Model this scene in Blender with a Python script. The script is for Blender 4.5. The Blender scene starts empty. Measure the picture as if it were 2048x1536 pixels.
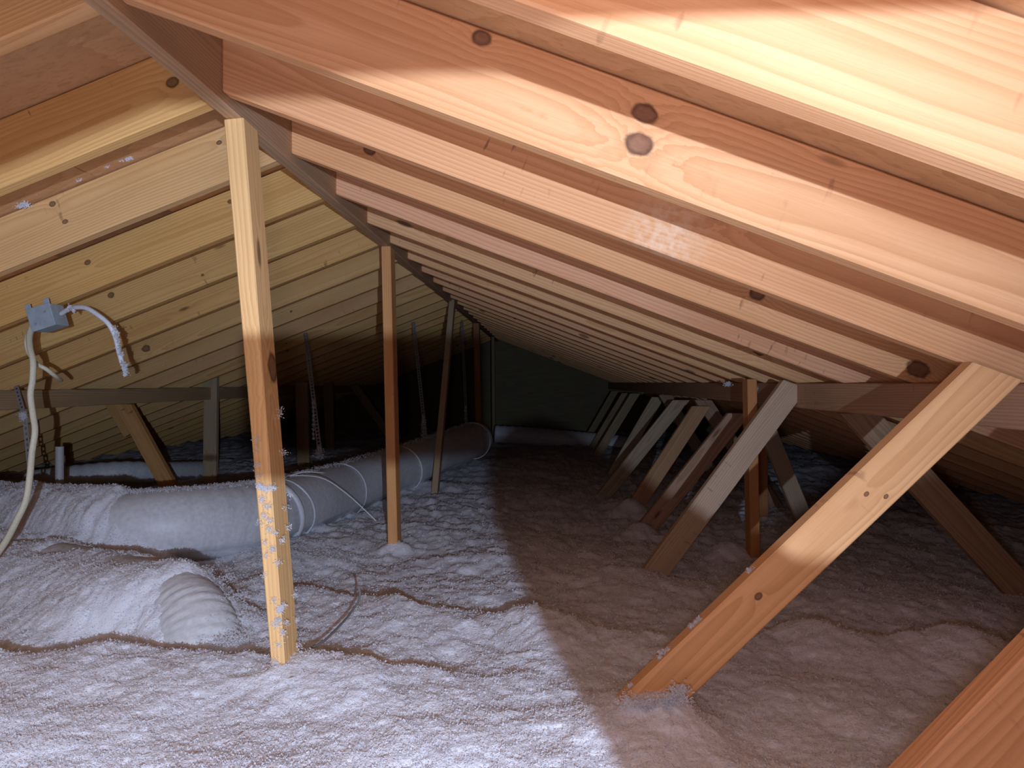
import bpy, bmesh, math, random
import numpy as np
from mathutils import Vector, Matrix

random.seed(7)
RNG = np.random.default_rng(11)
SC = bpy.context.scene
COL = SC.collection

# ------------------------------------------------------------------ camera, world, lamp, exposure
CAM_Z = 0.80                      # height of the lens above the attic floor boards
F_PX = 1400.0                     # focal length for a 2048 px wide frame
YAW = math.atan(66 / F_PX)        # turned slightly to the left of the ridge direction
cam_data = bpy.data.cameras.new('camera')
cam_data.sensor_width = 36.0
cam_data.lens = 36.0 * F_PX / 2048.0
cam_data.clip_start = 0.03
cam = bpy.data.objects.new('camera', cam_data)
COL.objects.link(cam)
cam.location = (0, 0, CAM_Z)
cam.rotation_euler = (math.radians(90) - 3 / F_PX, 0, YAW)
SC.camera = cam

world = bpy.data.worlds.new('world')
SC.world = world
world.use_nodes = True
world.node_tree.nodes['Background'].inputs[0].default_value = (0.0, 0.0, 0.0, 1)   # closed attic
world.node_tree.nodes['Background'].inputs[1].default_value = 0.0

LAMP = Vector((0.20, -0.50, CAM_Z - 0.030))      # flashlight of the photographer, behind the phone
ld = bpy.data.lights.new('flashlight_light', 'SPOT')
ld.energy = 186.0
ld.color = (0.55, 0.71, 1.0)
ld.shadow_soft_size = 0.0055
ld.spot_size = math.radians(128)
ld.spot_blend = 1.0
lamp = bpy.data.objects.new('flashlight_light', ld)
COL.objects.link(lamp)
lamp.location = LAMP
lamp.rotation_euler = Vector((-0.50, 1.0, -0.07)).to_track_quat('-Z', 'Y').to_euler()

# weak fill lamp with no real source, added to lift what the flashlight misses
fd = bpy.data.lights.new('fill_light', 'POINT')
fd.energy = 16.5
fd.color = (0.88, 0.80, 1.0)
fd.shadow_soft_size = 0.04
fill = bpy.data.objects.new('fill_light', fd)
COL.objects.link(fill)
fill.location = (-0.06, -0.05, CAM_Z - 0.06)

SC.view_settings.view_transform = 'Standard'
SC.view_settings.look = 'None'
SC.view_settings.exposure = 0.0
SC.view_settings.gamma = 1.0
SC.view_settings.use_curve_mapping = False
SC.cycles.diffuse_bounces = 4
SC.cycles.max_bounces = 6
SC.cycles.adaptive_threshold = 0.025

# ------------------------------------------------------------------ roof numbers (metres, lens at x = y = 0)
TAN = 0.38                         # roof pitch
COS = 1 / math.sqrt(1 + TAN * TAN)
SIN = TAN * COS
RIDGE_X = -0.710
RIDGE_T = 0.038
RIDGE_RZ = CAM_Z + 0.361 + TAN * 0.691      # underside of the right rafters where they meet the ridge
PITCH = 0.404                      # rafter spacing
Y0 = 1.474                         # front face of the rafter pair beside the first post
PLUMB = 0.155                      # plumb height of a rafter
Y_END = 10.35
Y_BACK = -2.6


def under_right(x):
    return CAM_Z + 0.361 - TAN * x


def under_left(x):
    return CAM_Z + 0.901 + TAN * x


def ray(px, py):
    a = (px - 1024) / F_PX
    b = (768 - py) / F_PX
    p = -3 / F_PX
    fwd = Vector((-math.sin(YAW) * math.cos(p), math.cos(YAW) * math.cos(p), math.sin(p)))
    rgt = Vector((math.cos(YAW), math.sin(YAW), 0))
    up = rgt.cross(fwd)
    return fwd + rgt * a + up * b


def at(px, py, y):
    """Point at distance y along the attic seen at that place of the photograph."""
    d = ray(px, py)
    d = d * (y / d.y)
    return Vector((d.x, d.y, d.z + CAM_Z))


# ------------------------------------------------------------------ noise (for the loose insulation)
def _hash(ix, iy, seed):
    n = (ix.astype(np.int64) * 374761393 + iy.astype(np.int64) * 668265263 + seed * 1442695041) & 0x7fffffff
    n = (n ^ (n >> 13)) * 1274126177 & 0x7fffffff
    n = (n ^ (n >> 16)) & 0xffff
    return n / 65535.0


def vnoise(x, y, seed):
    ix = np.floor(x); iy = np.floor(y)
    fx = x - ix; fy = y - iy
    fx = fx * fx * (3 - 2 * fx); fy = fy * fy * (3 - 2 * fy)
    a = _hash(ix, iy, seed); b = _hash(ix + 1, iy, seed)
    c = _hash(ix, iy + 1, seed); d = _hash(ix + 1, iy + 1, seed)
    return (a * (1 - fx) + b * fx) * (1 - fy) + (c * (1 - fx) + d * fx) * fy - 0.5


# ------------------------------------------------------------------ materials
def new_mat(name):
    m = bpy.data.materials.new(name)
    m.use_nodes = True
    nt = m.node_tree
    bsdf = nt.nodes['Principled BSDF']
    return m, nt, bsdf


class NB:
    """tiny helper to write node graphs"""
    def __init__(self, nt):
        self.nt = nt

    def n(self, t, **kw):
        nd = self.nt.nodes.new(t)
        for k, v in kw.items():
            setattr(nd, k, v)
        return nd

    def link(self, a, b):
        self.nt.links.new(a, b)

    def put(self, sock, v):
        if isinstance(v, bpy.types.NodeSocket):
            self.link(v, sock)
        else:
            sock.default_value = v

    def m(self, op, a, b=0.0, c=None, clamp=False):
        nd = self.n('ShaderNodeMath', operation=op, use_clamp=clamp)
        self.put(nd.inputs[0], a); self.put(nd.inputs[1], b)
        if c is not None:
            self.put(nd.inputs[2], c)
        return nd.outputs[0]

    def v(self, op, a, b=(0, 0, 0)):
        nd = self.n('ShaderNodeVectorMath', operation=op)
        self.put(nd.inputs[0], a); self.put(nd.inputs[1], b)
        return nd.outputs[0]

    def comb(self, x, y, z):
        nd = self.n('ShaderNodeCombineXYZ')
        for s, q in zip(nd.inputs, (x, y, z)):
            self.put(s, q)
        return nd.outputs[0]

    def noise(self, vec, scale, detail=2.0, rough=0.5):
        nd = self.n('ShaderNodeTexNoise')
        self.link(vec, nd.inputs['Vector'])
        nd.inputs['Scale'].default_value = scale
        nd.inputs['Detail'].default_value = detail
        nd.inputs['Roughness'].default_value = rough
        return nd.outputs['Fac']

    def ramp(self, f, lo, hi, clamp=True):
        nd = self.n('ShaderNodeMapRange', clamp=clamp)
        self.put(nd.inputs[0], f)
        self.put(nd.inputs[1], lo); self.put(nd.inputs[2], hi)
        return nd.outputs[0]

    def mix(self, f, a, b, blend='MIX'):
        nd = self.n('ShaderNodeMix', data_type='RGBA', blend_type=blend)
        self.put(nd.inputs[0], f)
        self.put(nd.inputs[6], a if isinstance(a, bpy.types.NodeSocket) else (*a, 1))
        self.put(nd.inputs[7], b if isinstance(b, bpy.types.NodeSocket) else (*b, 1))
        return nd.outputs[2]


def wood_material(name, light, dark, blotch, knots=True, ring=0.0075, ringmix=0.55, rough=0.72):
    """sawn timber: growth rings round a pith that lies off the board, streaks, blotches and knots.
    Works in the board's own axes (x along, y across the wide face, z through)."""
    m, nt, bsdf = new_mat(name)
    b = NB(nt)
    tc = b.n('ShaderNodeTexCoord').outputs['Object']
    oi = b.n('ShaderNodeObjectInfo')
    rnd = oi.outputs['Random']
    r2 = b.m('FRACT', b.m('MULTIPLY', rnd, 17.31))
    r3 = b.m('FRACT', b.m('MULTIPLY', rnd, 53.77))
    off = b.comb(b.m('MULTIPLY', rnd, 40.0), b.m('MULTIPLY', b.m('SUBTRACT', r2, 0.5), 0.13),
                 b.m('MULTIPLY_ADD', r3, 0.05, 0.035))
    p = b.v('ADD', tc, off)
    sx = b.n('ShaderNodeSeparateXYZ'); b.link(p, sx.inputs[0])
    st = b.n('ShaderNodeSeparateXYZ'); b.link(tc, st.inputs[0])
    # knots given as (along, across, radius) on the board
    kn_noise = b.noise(b.v('MULTIPLY', p, (38.0, 60.0, 10.0)), 1.0, 3.0)
    kmask = None; kfield = None; kring = None
    if knots:
        for kn in ('knot_a', 'knot_b', 'knot_c'):
            at_ = b.n('ShaderNodeAttribute', attribute_type='OBJECT', attribute_name=kn)
            ks = b.n('ShaderNodeSeparateXYZ'); b.link(at_.outputs['Vector'], ks.inputs[0])
            dx = b.m('SUBTRACT', st.outputs[0], ks.outputs[0])
            dy = b.m('SUBTRACT', st.outputs[1], ks.outputs[1])
            dist = b.m('SQRT', b.m('ADD', b.m('POWER', b.m('MULTIPLY', dx, 0.75), 2.0), b.m('POWER', dy, 2.0)))
            rad = b.m('MAXIMUM', ks.outputs[2], 0.0001)
            q = b.m('MULTIPLY', b.m('DIVIDE', dist, rad), b.m('MULTIPLY_ADD', kn_noise, 0.9, 0.55))
            on = b.m('GREATER_THAN', ks.outputs[2], 0.001)
            core = b.m('MULTIPLY', b.ramp(q, 1.06, 0.9), on)
            edge = b.m('MULTIPLY', b.m('MULTIPLY', b.ramp(q, 0.55, 0.95), b.ramp(q, 1.25, 1.0)), on)
            fld = b.m('MULTIPLY', b.m('MULTIPLY', b.m('EXPONENT', b.m('MULTIPLY', q, -0.55)), b.m('MULTIPLY', rad, 1.5)), on)
            kmask = core if kmask is None else b.m('MAXIMUM', kmask, core)
            kring = edge if kring is None else b.m('MAXIMUM', kring, edge)
            kfield = fld if kfield is None else b.m('ADD', kfield, fld)
    # small natural knots anywhere
    vv = b.n('ShaderNodeTexVoronoi', feature='F1', voronoi_dimensions='3D')
    b.link(b.v('MULTIPLY', p, (2.4, 9.0, 1.0)), vv.inputs['Vector'])
    vv.inputs['Scale'].default_value = 1.0
    vd = vv.outputs['Distance']
    small = b.m('MULTIPLY', b.ramp(vd, 0.10, 0.06), 0.8)
    sfield = b.m('MULTIPLY', b.m('EXPONENT', b.m('MULTIPLY', vd, -9.0)), 0.014)
    warp = b.noise(b.v('MULTIPLY', p, (1.1, 9.0, 9.0)), 1.0, 2.0)
    warp2 = b.noise(b.v('MULTIPLY', p, (5.0, 40.0, 40.0)), 1.0, 2.0)
    rad_ = b.m('SQRT', b.m('ADD', b.m('POWER', sx.outputs[1], 2.0), b.m('POWER', sx.outputs[2], 2.0)))
    rr = b.m('ADD', rad_, b.m('MULTIPLY', warp, 0.035))
    rr = b.m('ADD', rr, b.m('MULTIPLY', warp2, 0.002))
    rr = b.m('ADD', rr, b.m('MULTIPLY', st.outputs[0], b.m('MULTIPLY', b.m('SUBTRACT', r2, 0.5), 0.018)))
    rr = b.m('ADD', rr, sfield)
    if kfield is not None:
        rr = b.m('ADD', rr, kfield)
    fr = b.m('FRACT', b.m('DIVIDE', rr, ring))
    late = b.m('MULTIPLY', b.ramp(fr, 0.25, 0.9), b.ramp(fr, 1.0, 0.93))
    late = b.m('MULTIPLY', late, ringmix)
    streak = b.noise(b.v('MULTIPLY', p, (4.0, 260.0, 260.0)), 1.0, 3.0, 0.6)
    blot = b.noise(b.v('MULTIPLY', p, (1.6, 14.0, 14.0)), 1.0, 3.0, 0.55)
    c = b.mix(late, light, dark)
    c = b.mix(b.m('MULTIPLY', b.ramp(blot, 0.50, 0.72), 0.6), c, blotch)
    c = b.mix(b.m('MULTIPLY', b.ramp(streak, 0.45, 0.8), 0.35), c, dark)
    c = b.mix(small, c, (0.16, 0.075, 0.035))
    if kmask is not None:
        kin = b.mix(b.noise(b.v('MULTIPLY', p, (90, 90, 90)), 1.0), (0.22, 0.10, 0.055), (0.36, 0.19, 0.10))
        c = b.mix(kmask, c, kin)
        c = b.mix(b.m('MULTIPLY', kring, b.m('MULTIPLY', kn_noise, 1.3)), c, (0.09, 0.042, 0.024))
    stain = b.m('MULTIPLY', b.ramp(b.noise(b.v('MULTIPLY', p, (55.0, 16.0, 16.0)), 1.0, 2.0), 0.66, 0.74), b.ramp(b.noise(b.v('MULTIPLY', p, (2.3, 5.0, 5.0)), 1.0, 1.0), 0.53, 0.66))
    c = b.mix(b.m('MULTIPLY', stain, 0.65), c, (0.20, 0.085, 0.04))
    sa = b.n('ShaderNodeAttribute', attribute_type='OBJECT', attribute_name='scuff')
    ss = b.n('ShaderNodeSeparateXYZ'); b.link(sa.outputs['Vector'], ss.inputs[0])
    sd = b.m('SQRT', b.m('ADD', b.m('POWER', b.m('SUBTRACT', st.outputs[0], ss.outputs[0]), 2.0), b.m('POWER', b.m('SUBTRACT', st.outputs[1], ss.outputs[1]), 2.0)))
    sq = b.m('DIVIDE', sd, b.m('MAXIMUM', ss.outputs[2], 0.0001))
    sm = b.m('MULTIPLY', b.m('MULTIPLY', b.ramp(sq, 1.0, 0.2), b.ramp(b.noise(b.v('MULTIPLY', p, (60, 60, 60)), 1.0, 4.0), 0.35, 0.65)), b.m('GREATER_THAN', ss.outputs[2], 0.001))
    c = b.mix(b.m('MULTIPLY', sm, 0.8), c, (0.90, 0.70, 0.47))
    c = b.mix(1.0, c, oi.outputs['Color'], 'MULTIPLY')
    b.link(c, bsdf.inputs['Base Color'])
    bsdf.inputs['Roughness'].default_value = rough
    bsdf.inputs['Specular IOR Level'].default_value = 0.22
    bp = b.n('ShaderNodeBump')
    bp.inputs['Strength'].default_value = 0.25
    bp.inputs['Distance'].default_value = 0.002
    b.link(streak, bp.inputs['Height'])
    b.link(bp.outputs[0], bsdf.inputs['Normal'])
    return m


M_WOOD = wood_material('pine', (0.85, 0.485, 0.235), (0.62, 0.30, 0.12), (0.66, 0.32, 0.13), ringmix=0.6)
M_GREY = wood_material('weathered_pine', (0.56, 0.43, 0.30), (0.34, 0.24, 0.15), (0.42, 0.31, 0.2), ring=0.006)
M_RED = wood_material('red_fir', (0.62, 0.32, 0.14), (0.42, 0.19, 0.075), (0.45, 0.20, 0.08), ring=0.006)


def plywood_material(name, c1, c2):
    m, nt, bsdf = new_mat(name)
    b = NB(nt)
    tc = b.n('ShaderNodeTexCoord').outputs['Object']
    oi = b.n('ShaderNodeObjectInfo')
    p = b.v('ADD', tc, b.comb(b.m('MULTIPLY', oi.outputs['Random'], 30.0), b.m('MULTIPLY', oi.outputs['Random'], 11.0), 0.0))
    wv = b.noise(b.v('MULTIPLY', p, (0.7, 5.0, 5.0)), 1.0, 3.0)
    fine = b.noise(b.v('MULTIPLY', p, (3.0, 120.0, 120.0)), 1.0, 3.0, 0.65)
    band = b.m('FRACT', b.m('MULTIPLY', wv, 9.0))
    c = b.mix(b.m('MULTIPLY', b.ramp(band, 0.2, 0.95), 0.5), c1, c2)
    c = b.mix(b.m('MULTIPLY', b.ramp(fine, 0.5, 0.8), 0.5), c, tuple(q * 0.6 for q in c2))
    b.link(c, bsdf.inputs['Base Color'])
    bsdf.inputs['Roughness'].default_value = 0.8
    bsdf.inputs['Specular IOR Level'].default_value = 0.2
    return m


M_PLY = plywood_material('plywood', (0.64, 0.36, 0.17), (0.50, 0.26, 0.11))
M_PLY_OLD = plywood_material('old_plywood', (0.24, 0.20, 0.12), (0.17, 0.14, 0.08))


def fluff_material():
    m, nt, bsdf = new_mat('loose_fibre')
    b = NB(nt)
    tc = b.n('ShaderNodeTexCoord').outputs['Object']
    big = b.noise(tc, 5.0, 3.0)
    mid = b.noise(tc, 70.0, 4.0, 0.7)
    fine = b.noise(tc, 240.0, 3.0, 0.75)
    speck = b.noise(tc, 130.0, 1.0)
    c = b.mix(b.ramp(big, 0.3, 0.7), (0.88, 0.88, 0.91), (0.93, 0.92, 0.93))
    c = b.mix(b.m('MULTIPLY', b.ramp(speck, 0.76, 0.82), 0.7), c, (0.18, 0.13, 0.11))
    b.link(c, bsdf.inputs['Base Color'])
    bsdf.inputs['Roughness'].default_value = 0.95
    bsdf.inputs['Specular IOR Level'].default_value = 0.05
    bp = b.n('ShaderNodeBump')
    bp.inputs['Strength'].default_value = 0.6
    bp.inputs['Distance'].default_value = 0.010
    b.link(b.m('ADD', mid, b.m('MULTIPLY', fine, 0.5)), bp.inputs['Height'])
    b.link(bp.outputs[0], bsdf.inputs['Normal'])
    return m


M_FLUFF = fluff_material()


def flake_material():
    m, nt, bsdf = new_mat('fibre_flakes')
    bsdf.inputs['Base Color'].default_value = (0.93, 0.93, 0.95, 1)
    bsdf.inputs['Roughness'].default_value = 1.0
    bsdf.inputs['Specular IOR Level'].default_value = 0.05
    b = NB(nt)
    tr = b.n('ShaderNodeBsdfTranslucent')
    tr.inputs[0].default_value = (0.85, 0.85, 0.88, 1)
    mx = b.n('ShaderNodeMixShader')
    mx.inputs[0].default_value = 0.5
    b.link(bsdf.outputs[0], mx.inputs[1]); b.link(tr.outputs[0], mx.inputs[2])
    b.link(mx.outputs[0], nt.nodes['Material Output'].inputs[0])
    return m


M_FLAKE = flake_material()


def plain(name, col, rough=0.5, metal=0.0, bump=0.0, scale=200.0, spec=0.4):
    m, nt, bsdf = new_mat(name)
    b = NB(nt)
    tc = b.n('ShaderNodeTexCoord').outputs['Object']
    nz = b.noise(tc, scale, 3.0)
    c = b.mix(b.ramp(nz, 0.35, 0.75), col, tuple(q * 0.82 for q in col))
    b.link(c, bsdf.inputs['Base Color'])
    bsdf.inputs['Roughness'].default_value = rough
    bsdf.inputs['Metallic'].default_value = metal
    bsdf.inputs['Specular IOR Level'].default_value = spec
    if bump:
        bp = b.n('ShaderNodeBump')
        bp.inputs['Strength'].default_value = bump
        bp.inputs['Distance'].default_value = 0.003
        b.link(nz, bp.inputs['Height']); b.link(bp.outputs[0], bsdf.inputs['Normal'])
    return m


M_JACKET = plain('duct_jacket', (0.78, 0.79, 0.80), 0.42, bump=0.25, scale=60)
M_JACKET_OLD = plain('old_duct_jacket', (0.76, 0.76, 0.75), 0.5, bump=0.4, scale=60)
M_BAND = plain('duct_band', (0.85, 0.86, 0.88), 0.4)
M_GALV = plain('galvanised_steel', (0.50, 0.54, 0.56), 0.45, metal=0.5, scale=90)
M_BOX = plain('grey_box_steel', (0.42, 0.50, 0.54), 0.5, metal=0.15, scale=60)
M_CABLE = plain('cream_cable', (0.74, 0.69, 0.50), 0.5)
M_CABLE_W = plain('white_cable', (0.80, 0.83, 0.86), 0.45)
M_PIPE = plain('grey_pipe', (0.66, 0.66, 0.64), 0.45)
M_DARKWIRE = plain('dark_wire', (0.25, 0.23, 0.22), 0.5)
M_BOARD = plain('ceiling_board', (0.55, 0.53, 0.50), 0.9)
M_PHONE = plain('black_glass', (0.02, 0.02, 0.022), 0.25)
M_CLOTH = plain('dark_jacket', (0.10, 0.10, 0.12), 0.9, bump=0.3)


# ------------------------------------------------------------------ builders
def put(name, mesh, mat, parent=None):
    o = bpy.data.objects.new(name, mesh)
    COL.objects.link(o)
    if mat is not None and not mesh.materials:
        mesh.materials.append(mat)
    if parent is not None:
        o.parent = parent
    return o


def tag(o, label=None, cat=None, group=None, kind=None):
    if label: o['label'] = label
    if cat: o['category'] = cat
    if group: o['group'] = group
    if kind: o['kind'] = kind
    return o


def empty(name, loc):
    o = bpy.data.objects.new(name, None)
    COL.objects.link(o)
    o.location = loc
    o.empty_display_size = 0.05
    return o


def from_bm(name, bm, mat, parent=None, smooth=False):
    me = bpy.data.meshes.new(name)
    bm.to_mesh(me); bm.free()
    if smooth:
        for p in me.polygons:
            p.use_smooth = True
    return put(name, me, mat, parent)


def frame(p0, p1, up):
    x = (p1 - p0).normalized()
    y = (up - x * up.dot(x)).normalized()
    z = x.cross(y)
    return x, y, z


def board(name, p0, p1, up, w, t, mat, shear0=0.0, shear1=0.0, bevel=0.003, w1=None, t1=None,
          twist=0.0, tint=None, knots=(), parent=None, bow=0.0):
    """A piece of lumber from p0 to p1 (centre line). Wide side w lies along `up`, t across it."""
    p0 = Vector(p0); p1 = Vector(p1)
    x, y, z = frame(p0, p1, Vector(up))
    L = (p1 - p0).length
    w1 = w if w1 is None else w1
    t1 = t if t1 is None else t1
    bm = bmesh.new()
    rings = []
    n = 7 if (bow or twist) else 2
    for i in range(n):
        f = i / (n - 1)
        ww = w + (w1 - w) * f; tt = t + (t1 - t) * f
        a = twist * f
        row = []
        for sy, sz in ((-1, -1), (1, -1), (1, 1), (-1, 1)):
            yy = sy * ww / 2; zz = sz * tt / 2
            ya = yy * math.cos(a) - zz * math.sin(a)
            za = yy * math.sin(a) + zz * math.cos(a)
            sh = (shear0 * (1 - f) + shear1 * f) * ya if f in (0.0, 1.0) else 0.0
            row.append(bm.verts.new((f * L + sh, ya + bow * math.sin(math.pi * f), za)))
        rings.append(row)
    bm.faces.new(rings[0][::-1]); bm.faces.new(rings[-1])
    for a_, b_ in zip(rings[:-1], rings[1:]):
        for k in range(4):
            bm.faces.new((a_[k], a_[(k + 1) % 4], b_[(k + 1) % 4], b_[k]))
    bmesh.ops.recalc_face_normals(bm, faces=bm.faces)
    if bevel:
        ed = [e for e in bm.edges if len(e.link_faces) == 2 and e.calc_face_angle(0) > 0.6]
        bmesh.ops.bevel(bm, geom=ed, offset=bevel, segments=1, affect='EDGES', profile=0.5)
    o = from_bm(name, bm, mat, parent)
    M = Matrix(((x.x, y.x, z.x, p0.x), (x.y, y.y, z.y, p0.y), (x.z, y.z, z.z, p0.z), (0, 0, 0, 1)))
    o.matrix_world = M
    if tint is not None:
        o.color = (*tint, 1)
    for kn, kv in zip(('knot_a', 'knot_b', 'knot_c'), knots):
        o[kn] = [float(q) for q in kv]
    return o


def face_uv(o, pt):
    """board coordinates (along, across) of a world point"""
    q = o.matrix_world.inverted() @ Vector(pt)
    return q.x, q.y


def set_knots(o, y, *spots):
    """put knots where the face at distance y shows them: (px, py, radius)"""
    for kn, (px, py, r) in zip(('knot_a', 'knot_b', 'knot_c'), spots):
        u, v = face_uv(o, at(px, py, y))
        o[kn] = [float(u), float(v), float(r)]


def box_bm(x0, x1, y0, y1, z0, z1, bm=None, bevel=0.0):
    own = bm is None
    bm = bmesh.new() if own else bm
    r = bmesh.ops.create_cube(bm, size=1.0)
    for v in r['verts']:
        v.co = Vector(((x0 + x1) / 2 + v.co.x * (x1 - x0), (y0 + y1) / 2 + v.co.y * (y1 - y0), (z0 + z1) / 2 + v.co.z * (z1 - z0)))
    if bevel:
        ed = list({e for v in r['verts'] for e in v.link_edges})
        bmesh.ops.bevel(bm, geom=ed, offset=bevel, segments=2, affect='EDGES', profile=0.5)
    return bm


def catmull(pts, n):
    pts = [Vector(p) for p in pts]
    P = [pts[0] * 2 - pts[1]] + pts + [pts[-1] * 2 - pts[-2]]
    out = []
    for i in range(1, len(P) - 2):
        for k in range(n):
            t = k / n
            a, b, c, d = P[i - 1], P[i], P[i + 1], P[i + 2]
            out.append(0.5 * ((2 * b) + (c - a) * t + (2 * a - 5 * b + 4 * c - d) * t * t + (3 * b - a - 3 * c + d) * t ** 3))
    out.append(pts[-1])
    return out


def tube_bm(path, rad, seg=12, cap=True, flat=1.0):
    """rad: number or f(i, length_so_far, angle)"""
    bm = bmesh.new()
    rings = []
    t_prev = None
    nrm = None
    s = 0.0
    for i, p in enumerate(path):
        if i == 0: t = path[1] - path[0]
        elif i == len(path) - 1: t = path[-1] - path[-2]
        else: t = path[i + 1] - path[i - 1]
        t.normalize()
        if i: s += (path[i] - path[i - 1]).length
        if nrm is None:
            nrm = Vector((0, 0, 1)) if abs(t.z) < 0.9 else Vector((1, 0, 0))
        nrm = (nrm - t * nrm.dot(t)).normalized()
        bn = t.cross(nrm)
        row = []
        for k in range(seg):
            a = 2 * math.pi * k / seg
            r = rad(i, s, a) if callable(rad) else rad
            row.append(bm.verts.new(p + nrm * (r * math.cos(a)) + bn * (r * flat * math.sin(a))))
        rings.append(row)
    for a_, b_ in zip(rings[:-1], rings[1:]):
        for k in range(seg):
            bm.faces.new((a_[k], a_[(k + 1) % seg], b_[(k + 1) % seg], b_[k]))
    if cap:
        bm.faces.new(rings[0][::-1]); bm.faces.new(rings[-1])
    bmesh.ops.recalc_face_normals(bm, faces=bm.faces)
    return bm


def recentre(o, base):
    """move the origin of a mesh built in world space to base"""
    base = Vector(base)
    o.data.transform(Matrix.Translation(-base))
    o.location = base
    return o


def tufts(name, spots, per, size, spread, label=None, flat=False):
    """crumbs of loose fibre: folded flakes round each spot; spots = (point, (sx, sy, sz), count factor)"""
    V = []; Fc = []
    for pt, sc, k in spots:
        n = max(4, int(per * k))
        pos = RNG.normal(0, 0.42, (n, 3)) * np.array(sc) * spread + np.array(pt)
        for q in pos:
            d1 = RNG.normal(0, 1, 3); d1 /= np.linalg.norm(d1)
            d2 = RNG.normal(0, 1, 3); d2 -= d1 * d2.dot(d1); d2 /= np.linalg.norm(d2)
            d3 = np.cross(d1, d2)
            L = size * RNG.uniform(0.5, 1.5); W = size * RNG.uniform(0.25, 0.7)
            b = len(V)
            V += [q - d1 * L * .5, q + d2 * W * .5 + d3 * W * .3, q + d1 * L * .5, q - d2 * W * .5 + d3 * W * .3]
            Fc += [(b, b + 1, b + 2), (b, b + 2, b + 3)]
    me = bpy.data.meshes.new(name)
    me.from_pydata([tuple(v) for v in V], [], Fc)
    o = put(name, me, M_FLAKE)
    recentre(o, spots[0][0])
    tag(o, label, 'insulation', kind='stuff')
    return o


# ================================================================== THE SETTING
# ------------------------------------------------------------------ floor boards below the insulation, gable and eave walls
fl = from_bm('floor', box_bm(-4.9, 3.4, Y_BACK, Y_END, -0.10, -0.06), M_BOARD)
tag(fl, 'ceiling boards below the loose white insulation', kind='structure')


def gable(name, y, th, mat, label):
    bm = bmesh.new()
    pr = [(-4.7, -0.06), (3.4, -0.06), (3.4, under_right(3.4) + PLUMB), (RIDGE_X, under_right(RIDGE_X) + PLUMB), (-4.7, under_left(-4.7) + PLUMB)]
    pr = [(x, max(z, -0.055)) for x, z in pr]
    f0 = [bm.verts.new((x, y, z)) for x, z in pr]
    f1 = [bm.verts.new((x, y + th, z)) for x, z in pr]
    bm.faces.new(f0); bm.faces.new(f1[::-1])
    for k in range(5):
        bm.faces.new((f0[k], f1[k], f1[(k + 1) % 5], f0[(k + 1) % 5]))
    bmesh.ops.recalc_face_normals(bm, faces=bm.faces)
    return tag(from_bm(name, bm, mat), label, kind='structure')


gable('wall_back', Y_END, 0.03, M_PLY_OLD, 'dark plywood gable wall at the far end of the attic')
gable('wall_front', Y_BACK - 0.03, 0.03, M_PLY, 'gable wall behind the photographer')
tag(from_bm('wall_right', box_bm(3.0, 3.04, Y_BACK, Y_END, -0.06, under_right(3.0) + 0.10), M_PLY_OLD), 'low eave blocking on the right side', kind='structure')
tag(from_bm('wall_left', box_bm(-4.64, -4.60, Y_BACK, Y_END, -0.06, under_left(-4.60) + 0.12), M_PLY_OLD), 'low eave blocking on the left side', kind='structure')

# ------------------------------------------------------------------ roof sheathing: plywood sheets, each its own piece
ceil = tag(empty('ceiling', (RIDGE_X, 4.0, RIDGE_RZ + PLUMB)), 'plywood roof deck over both rafter slopes', kind='structure')


def sheet(side, xa, xb, ya, yb):
    bm = bmesh.new()
    g = 0.0015
    ya += g; yb -= g
    fn = under_right if side > 0 else under_left
    vs = []
    for th in (0.002, 0.016):
        for x, y in ((xa, ya), (xb, ya), (xb, yb), (xa, yb)):
            vs.append(bm.verts.new((x, y, fn(x) + PLUMB + th)))
    for q in ((0, 1, 2, 3), (7, 6, 5, 4), (0, 4, 5, 1), (1, 5, 6, 2), (2, 6, 7, 3), (3, 7, 4, 0)):
        bm.faces.new([vs[k] for k in q])
    bmesh.ops.recalc_face_normals(bm, faces=bm.faces)
    o = from_bm('panel', bm, M_PLY)
    c = Vector(((xa + xb) / 2, (ya + yb) / 2, fn((xa + xb) / 2) + PLUMB))
    recentre(o, c)
    o.parent = ceil
    o.matrix_parent_inverse = ceil.matrix_basis.inverted()
    # sheets run with their grain across the rafters
    return o


xs_r = [RIDGE_X + 0.005, 0.76, 1.90, 3.04, 3.40]
Y_R = ((-2.6, -1.2, 1.28, 3.70, 6.12, 8.55, Y_END), (-2.6, -1.0, 1.42, 3.84, 6.27, 8.7, Y_END))
xs_l = [RIDGE_X - 0.005, -1.262, -2.40, -3.54, -4.70]
for r in range(4):
    for a, c in zip(Y_R[r % 2][:-1], Y_R[r % 2][1:]):
        sheet(1, xs_r[r] + 0.0015, xs_r[r + 1] - 0.0015, a, c)
    cuts = [Y_BACK, -0.14, 2.262, 4.71, 7.13, 9.56, Y_END] if r % 2 else [Y_BACK, 1.08, 3.50, 5.92, 8.35, Y_END]
    for a, c in zip(cuts[:-1], cuts[1:]):
        # the sheet edge near the second bay was cut short and leaves a dark slot
        sheet(-1, xs_l[r + 1] + 0.0015, xs_l[r] - 0.0015, a + (0.054 if (r == 1 and abs(a - 2.262) < .01) else 0.0), c)
sheet(-1, -2.3985, -1.66, 2.2625, 2.3145)

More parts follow.
